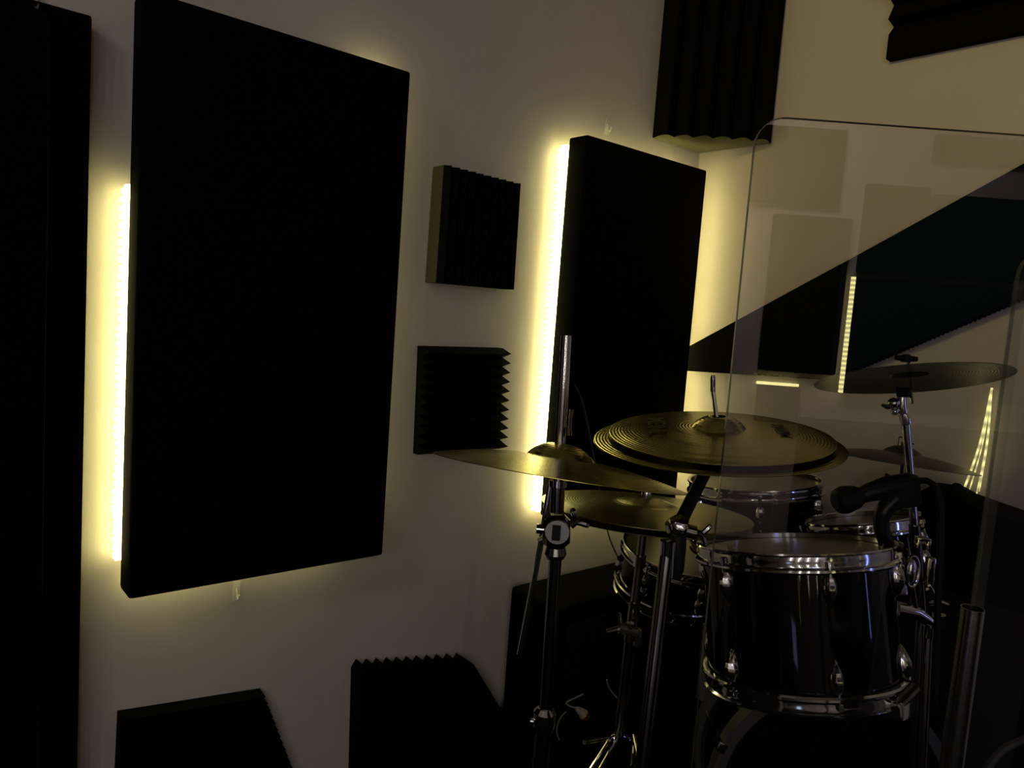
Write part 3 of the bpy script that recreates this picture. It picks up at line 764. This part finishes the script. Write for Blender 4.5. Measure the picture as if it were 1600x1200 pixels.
# ------------------------------------------------------------------ black masses behind the kit
# box against left wall
bs0 = wc(onL(797, 915, .03))[0]
zt_ = onL(797, 915, .03).z
print('box top z', zt_, 's', bs0)
mtx = Matrix((DL, NL, V((0, 0, 1)))).transposed().to_4x4(); mtx.translation = CORNER
root = empty('speaker_cabinet', WL(bs0 / 2, 0, .13), 'large black cabinet standing against the left wall under the smaller panel', 'cabinet')
bm = BM(); box(bm, (bs0, .03, 0.001), (-.05, .24, zt_), mtx); bevel(bm, .018, 3); obj('cabinet_body', bm, 'fabric', root, world=True)
bm = BM(); box(bm, (bs0 + .04, .239, .06), (-.09, .246, zt_ - .05), mtx); bevel(bm, .003); obj('front_grille', bm, 'rubber', root, world=True)
# box against right wall
mtR = Matrix((DR, NR, V((0, 0, 1)))).transposed().to_4x4(); mtR.translation = CORNER
root = empty('speaker_cabinet', CORNER + DR * .75 + NR * .08, 'black cabinet along the right wall behind the drum kit', 'cabinet')
bm = BM(); box(bm, (.44, .01, .001), (1.60, .16, .76), mtR); bevel(bm, .02, 3); obj('cabinet_body', bm, 'fabric', root, world=True)
bm = BM(); box(bm, (.48, .159, .06), (1.55, .165, .69), mtR); bevel(bm, .003); obj('front_grille', bm, 'rubber', root, world=True)
# slumped black bag on the right cabinet
tp = [onR(x, y, .09) for x, y in ((1428, 792), (1436, 764), (1450, 757), (1492, 763), (1512, 775), (1545, 787), (1600, 806), (1680, 836))]
pt = [((p - CORNER).dot(DR), p.z) for p in tp]
root = empty('equipment_bag', CORNER + DR * pt[3][0] + NR * .08 + V((0, 0, .762)), 'slumped black bag lying on the cabinet along the right wall, behind the shield edge', 'bag')
bm = BM(); pol = [(pt[0][0], .762)] + pt + [(pt[-1][0], .762)]
A = [bm.verts.new(CORNER + DR * q + NR * .02 + V((0, 0, z))) for q, z in pol]; B = [bm.verts.new(CORNER + DR * q + NR * .13 + V((0, 0, z - (.012 if z > .77 else 0)))) for q, z in pol]
bm.faces.new(A[::-1]); bm.faces.new(B)
for i in range(len(pol)): bm.faces.new((A[i], A[(i + 1) % len(pol)], B[(i + 1) % len(pol)], B[i]))
bevel(bm, .006, 2, 20); obj('bag_body', bm, 'fabric', root, world=True)
bm = BM(); tube(bm, curve_pts([onR(1486, 764, .09), onR(1492, 757, .10), onR(1502, 760, .10), onR(1512, 774, .10)], 5), .004, 8); obj('strap', bm, 'rubber', root, world=True)

# ------------------------------------------------------------------ shield
SY = 1.02
def pane(name, label, c00, W_, H_, yaw, cr=.04, th=.006, em='glass_edge', gm='glass'):
    """pane: c00 = bottom-left corner on the floor side, width along yawed x"""
    root = empty(name, c00, label, 'acrylic shield', 'clear acrylic shield panes', rot=Quaternion((0, 0, 1), yaw))
    out = [(0, 0), (W_, 0)]
    for cx, cz_, a0 in ((W_ - cr, H_ - cr, 0), (cr, H_ - cr, PI / 2)):
        for k in range(9):
            a = a0 + k * PI / 16; out.append((cx + cr * math.cos(a), cz_ + cr * math.sin(a)))
    bm = BM(); f = bm.faces.new([bm.verts.new((x, 0, z)) for x, z in out])
    o = obj('clear_sheet', bm, gm, root, smooth=False)
    # rim: thin band following the outline
    bm = BM(); n = len(out); A = []; 
    cx, cz_ = W_ / 2, H_ / 2
    for x, z in out:
        dx, dz = (1 if x < cx else -1), (1 if z < cz_ else -1)
        A.append([bm.verts.new((x, -th / 2, z)), bm.verts.new((x, th / 2, z)), bm.verts.new((x + dx * .0009, th / 2, z + dz * .0009)), bm.verts.new((x + dx * .0009, -th / 2, z + dz * .0009))])
    for i in range(n):
        a, b = A[i], A[(i + 1) % n]
        for k in range(4): bm.faces.new((a[k], b[k], b[(k + 1) % 4], a[(k + 1) % 4]))
    obj('polished_edge', bm, em, root, smooth=False)
    return root
pl = at(1130, 700, SY); ptz = at(1225, 186, SY).z
pane('shield_pane', 'large clear acrylic shield pane in front of the drums with a rounded top corner', V((pl.x, SY, .002)), .78, ptz, .0)
pc = at(1553, 700, 1.10); ptz2 = at(1600, 392, 1.10).z
s2 = pane('shield_pane', 'clear shield pane cut off by the right frame edge, lower rounded corner', V((pc.x, 1.10, .002)), .60, ptz2, .25, em='edge_line', gm='glass_thin')
bm = BM(); box(bm, (-.002, -.004, 0), (.018, .004, ptz2 - .045)); bevel(bm, .002)
M['edge_strip'] = mat('clear_hinge_strip', (0.25, 0.25, 0.23), .2, spec=.6)
M['edge_strip'].node_tree.nodes['Principled BSDF'].inputs['Alpha'].default_value = .13
obj('hinge_strip', bm, 'edge_strip', s2)

# vertical dark tube in the foreground right
YF = .90
t0, t1 = at(1520, 950, YF), at(1487, 1200, YF)
root = empty('stand_pole', V((t1.x, YF, 0)), 'dark chrome vertical tube with open top in the lower right foreground', 'stand')
bm = BM(); rr = .0135
mtt = Matrix.Translation((0, 0, 0))
lathe(bm, [(rr, .25), (rr, t0.z), (rr - .0015, t0.z), (rr - .0015, .3)], 28); 
for v in bm.verts: v.co += V((t0.x - t1.x, 0, 0)) * ((v.co.z - .25) / (t0.z - .25))
obj('tube', bm, 'steel', root)
for k in range(3):
    a = .2 + k * 2 * PI / 3
    bm = BM(); tube(bm, [V((0, 0, .28)), V((.09 * math.cos(a), .09 * math.sin(a), .010))], .008, 10); obj('leg', bm, 'dchrome', root)

# ------------------------------------------------------------------ cables and small items
def cab(name, label, pts, r, m='cable', cat='cable'):
    bm = BM(); tube(bm, curve_pts(pts, 8), r, 8); return recenter(tag(obj(name, bm, m), label, cat))
cab('cable', 'thin dark cable hanging down the face of the smaller glowing panel', [onL(898, 601, .125), onL(908, 622, .13), onL(915, 650, .128), onL(925, 700, .13), onL(936, 760, .125), onL(944, 800, .12), onL(952, 840, .05), onL(966, 872, .06)], .0027)
cab('cable', 'thin pale cable looped on the dark floor area left of the hi-hat stand legs', [at(884, 1112, 1.9), at(874, 1125, 1.9), at(870, 1142, 1.9), at(874, 1156, 1.9)], .0025, 'grey_cable')
cab('cable', 'pair-like curved grey cable beside the hi-hat stand tube', [at(948, 1062, 1.6), at(952, 1075, 1.6), at(962, 1088, 1.6), at(974, 1098, 1.6)], .0022, 'grey_cable')
cab('cable', 'grey cable arcing out of the lower right corner of the picture', [at(1536, 1212, 1.2), at(1553, 1186, 1.2), at(1575, 1166, 1.2), at(1610, 1152, 1.2)], .0065, 'hoop_wood')
root = empty('cable_plug', at(910, 1112, 1.6), 'small beige cable plug with a dark red end near the hi-hat legs', 'plug')
bm = BM(); tube(bm, [at(900, 1106, 1.6), at(905, 1110, 1.6), at(913, 1117, 1.6)], [.004, .008, .012], 12); obj('plug_body', bm, 'beige', root, world=True)
bm = BM(); tube(bm, [at(913, 1117, 1.6), at(917, 1121, 1.6)], [.0118, .010], 12); obj('plug_face', bm, 'red', root, world=True)
bm = BM(); tube(bm, curve_pts([at(900, 1106, 1.6), at(892, 1104, 1.6), at(885, 1098, 1.6), at(900, 1090, 1.6), at(912, 1084, 1.6)], 5), .002, 8); obj('lead', bm, 'grey_cable', root, world=True)

# fan of bright streaks built as emissive strips on the right wall
root = empty('glow_streak_bundle', onR(1552, 608, .02), 'bundle of thin glowing streaks fanning down from one point on the right wall', 'led strips')
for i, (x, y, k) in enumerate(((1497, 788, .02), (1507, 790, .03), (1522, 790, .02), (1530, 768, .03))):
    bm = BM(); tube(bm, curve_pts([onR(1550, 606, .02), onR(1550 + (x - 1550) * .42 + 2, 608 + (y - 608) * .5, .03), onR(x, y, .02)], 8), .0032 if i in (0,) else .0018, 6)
    obj('led_strip', bm, 'glow_dim', root, world=True)  # one emissive streak along the wall

# ------------------------------------------------------------------ rear wall: what the shield mirrors
YV = 2 * SY - (YB)            # virtual depth of the rear wall
def rear(px, py, off=0.0):
    p = at(px, py, YV - off); return V((p.x, 2 * SY - p.y, p.z))
def rear_panel(x0, y0, x1, y1, label, th=.06, leds=(), kind=None):
    a_ = rear(x0, y0); b_ = rear(x1, y1); z1_, z0_ = max(a_.z, b_.z), max(min(a_.z, b_.z), .02)
    z1_ = min(z1_, ROOMH - .02)
    xa, xb = a_.x, b_.x
    root = empty('acoustic_panel', V(((xa + xb) / 2, YB, z0_)), label, 'acoustic panel', 'panels on the rear wall')
    bm = BM(); box(bm, (xa, YB + .03, z0_), (xb, YB + .03 + th, z1_)); bevel(bm, .01); obj('fabric_panel', bm, 'fabric', root, world=True)
    bm = BM(); box(bm, (xa + .1, YB + .003, z0_ + .1), (xb - .1, YB + .03, z1_ - .1)); obj('standoff_batten', bm, 'rubber', root, world=True)
    for L in leds:
        bm = BM()
        if L == 'l': box(bm, (xa - .030, YB + .085, z0_), (xa - .006, YB + .10, z1_))
        if L == 't': box(bm, (xa, YB + .02, z1_ + .004), (xb, YB + .04, z1_ + .022))
        obj('led_strip', bm, 'led_rear', root, smooth=False, world=True)
    return root
rear_panel(1060, 190, 1303, 326, 'square black panel high on the rear wall, mirrored in the shield')
rear_panel(1455, 214, 1800, 281, 'wide black panel high on the rear wall, mirrored at the right of the shield')
rear_panel(1205, 336, 1296, 585, 'black panel with its glowing left neighbour, mirrored mid-shield')
rear_panel(1328, 434, 1700, 640, 'black rear panel with a glowing LED strip down one side', leds=('l',))
rear_panel(1348, 290, 1428, 434, 'dark panel with stepped top on the rear wall')
rear_panel(1450, 306, 1800, 460, 'long low black rear panel mirrored behind the foam band')
rear_panel(1180, 600, 1238, 660, 'small black rear tile with a glowing top edge', leds=('t',))
rear_panel(1245, 650, 1700, 1000, 'low wide black rear panel mirrored behind the drums')

# ------------------------------------------------------------------ lights
def area(name, loc, target, size, power, col, sy=None):
    l = bpy.data.lights.new(name, 'AREA'); l.energy = power; l.color = col; l.size = size
    if sy: l.shape = 'RECTANGLE'; l.size_y = sy
    o = bpy.data.objects.new(name, l); COL.objects.link(o); o.location = loc
    o.rotation_mode = 'QUATERNION'; o.rotation_quaternion = (V(target) - V(loc)).to_track_quat('-Z', 'Y')
    return o
area('room_light', (-1.3, -.9, 2.5), (-.2, 1.5, 1.7), .35, 4.2, (1.0, .82, .76))
area('floor_light', (-.5, -1.0, .5), (-.6, 1.3, .3), .2, .22, (.55, .65, 1.0))
area('cool_light', (.55, -1.6, 1.9), (.9, 1.6, .7), .10, 1.6, (.30, .38, 1.0))
for i_, (x, p_, wd) in enumerate(((-.9, 2.6, .012), (-.3, 2.2, .008), (.25, 1.8, .008), (.8, 1.5, .008))):
    area('slit_light', (x, -1.9, 1.5), (.5, 1.4, .8), wd, p_, (1.0, .97, .88), 1.3)  # unseen narrow lights added for thin highlights on shells and chrome
area('blue_slit_light', (2.1, .62, 1.05), (.7, 1.25, .75), .05, 1.3, (.25, .32, 1.0), .7)  # unseen, added for a blue streak on the large tom
area('rear_wash', (1.2, -1.2, 2.6), (1.5, -2.6, 1.7), .4, 20.0, (1.0, .84, .90))  # unseen wash added to brighten the rear wall that the shield mirrors
sl = bpy.data.lights.new('warm_spot', 'SPOT'); sl.energy = 40; sl.color = (1.0, .78, .16); sl.spot_size = math.radians(52); sl.spot_blend = .9; sl.shadow_soft_size = .12  # unseen spot added to warm the upper right wall
so = bpy.data.objects.new('warm_spot', sl); COL.objects.link(so); so.location = (-.9, .1, 2.5)
so.rotation_mode = 'QUATERNION'; so.rotation_quaternion = (V((1.35, 2.35, 2.15)) - so.location).to_track_quat('-Z', 'Y')
w = bpy.data.worlds.new('world'); S.world = w; w.use_nodes = True
w.node_tree.nodes['Background'].inputs[0].default_value = (.5, .5, .6, 1); w.node_tree.nodes['Background'].inputs[1].default_value = .02
S.view_settings.view_transform = 'Standard'; S.view_settings.look = 'None'; S.view_settings.exposure = 0; S.view_settings.gamma = 1
S.cycles.use_denoising = True; S.cycles.max_bounces = 8; S.cycles.sample_clamp_indirect = 3

# ------------------------------------------------------------------ turn the whole place so that the walls line up with the axes
bpy.context.view_layer.update()
RZ = Matrix.Rotation(aL, 4, 'Z'); QZ = RZ.to_quaternion()
def kids(o): return [c for c in bpy.data.objects if c.parent == o]
done = set()
def bake(o):
    if o.type == 'MESH' and o.data.name not in done:
        done.add(o.data.name); o.data.transform(RZ)
    for c in kids(o):
        assert c.rotation_mode != 'QUATERNION' and c.location.length < 1e-9
        bake(c)
for o in [o for o in bpy.data.objects if o.parent is None]:
    ident = o.type in ('MESH', 'EMPTY') and o.rotation_mode != 'QUATERNION' and all(abs(a) < 1e-9 for a in o.rotation_euler)
    if ident:
        o.location = RZ @ o.location; bake(o)
    elif o.type == 'CAMERA':
        o.matrix_world = RZ @ o.matrix_world
    else:
        o.location = RZ @ o.location
        o.rotation_mode = 'QUATERNION'; o.rotation_quaternion = QZ @ o.rotation_quaternion
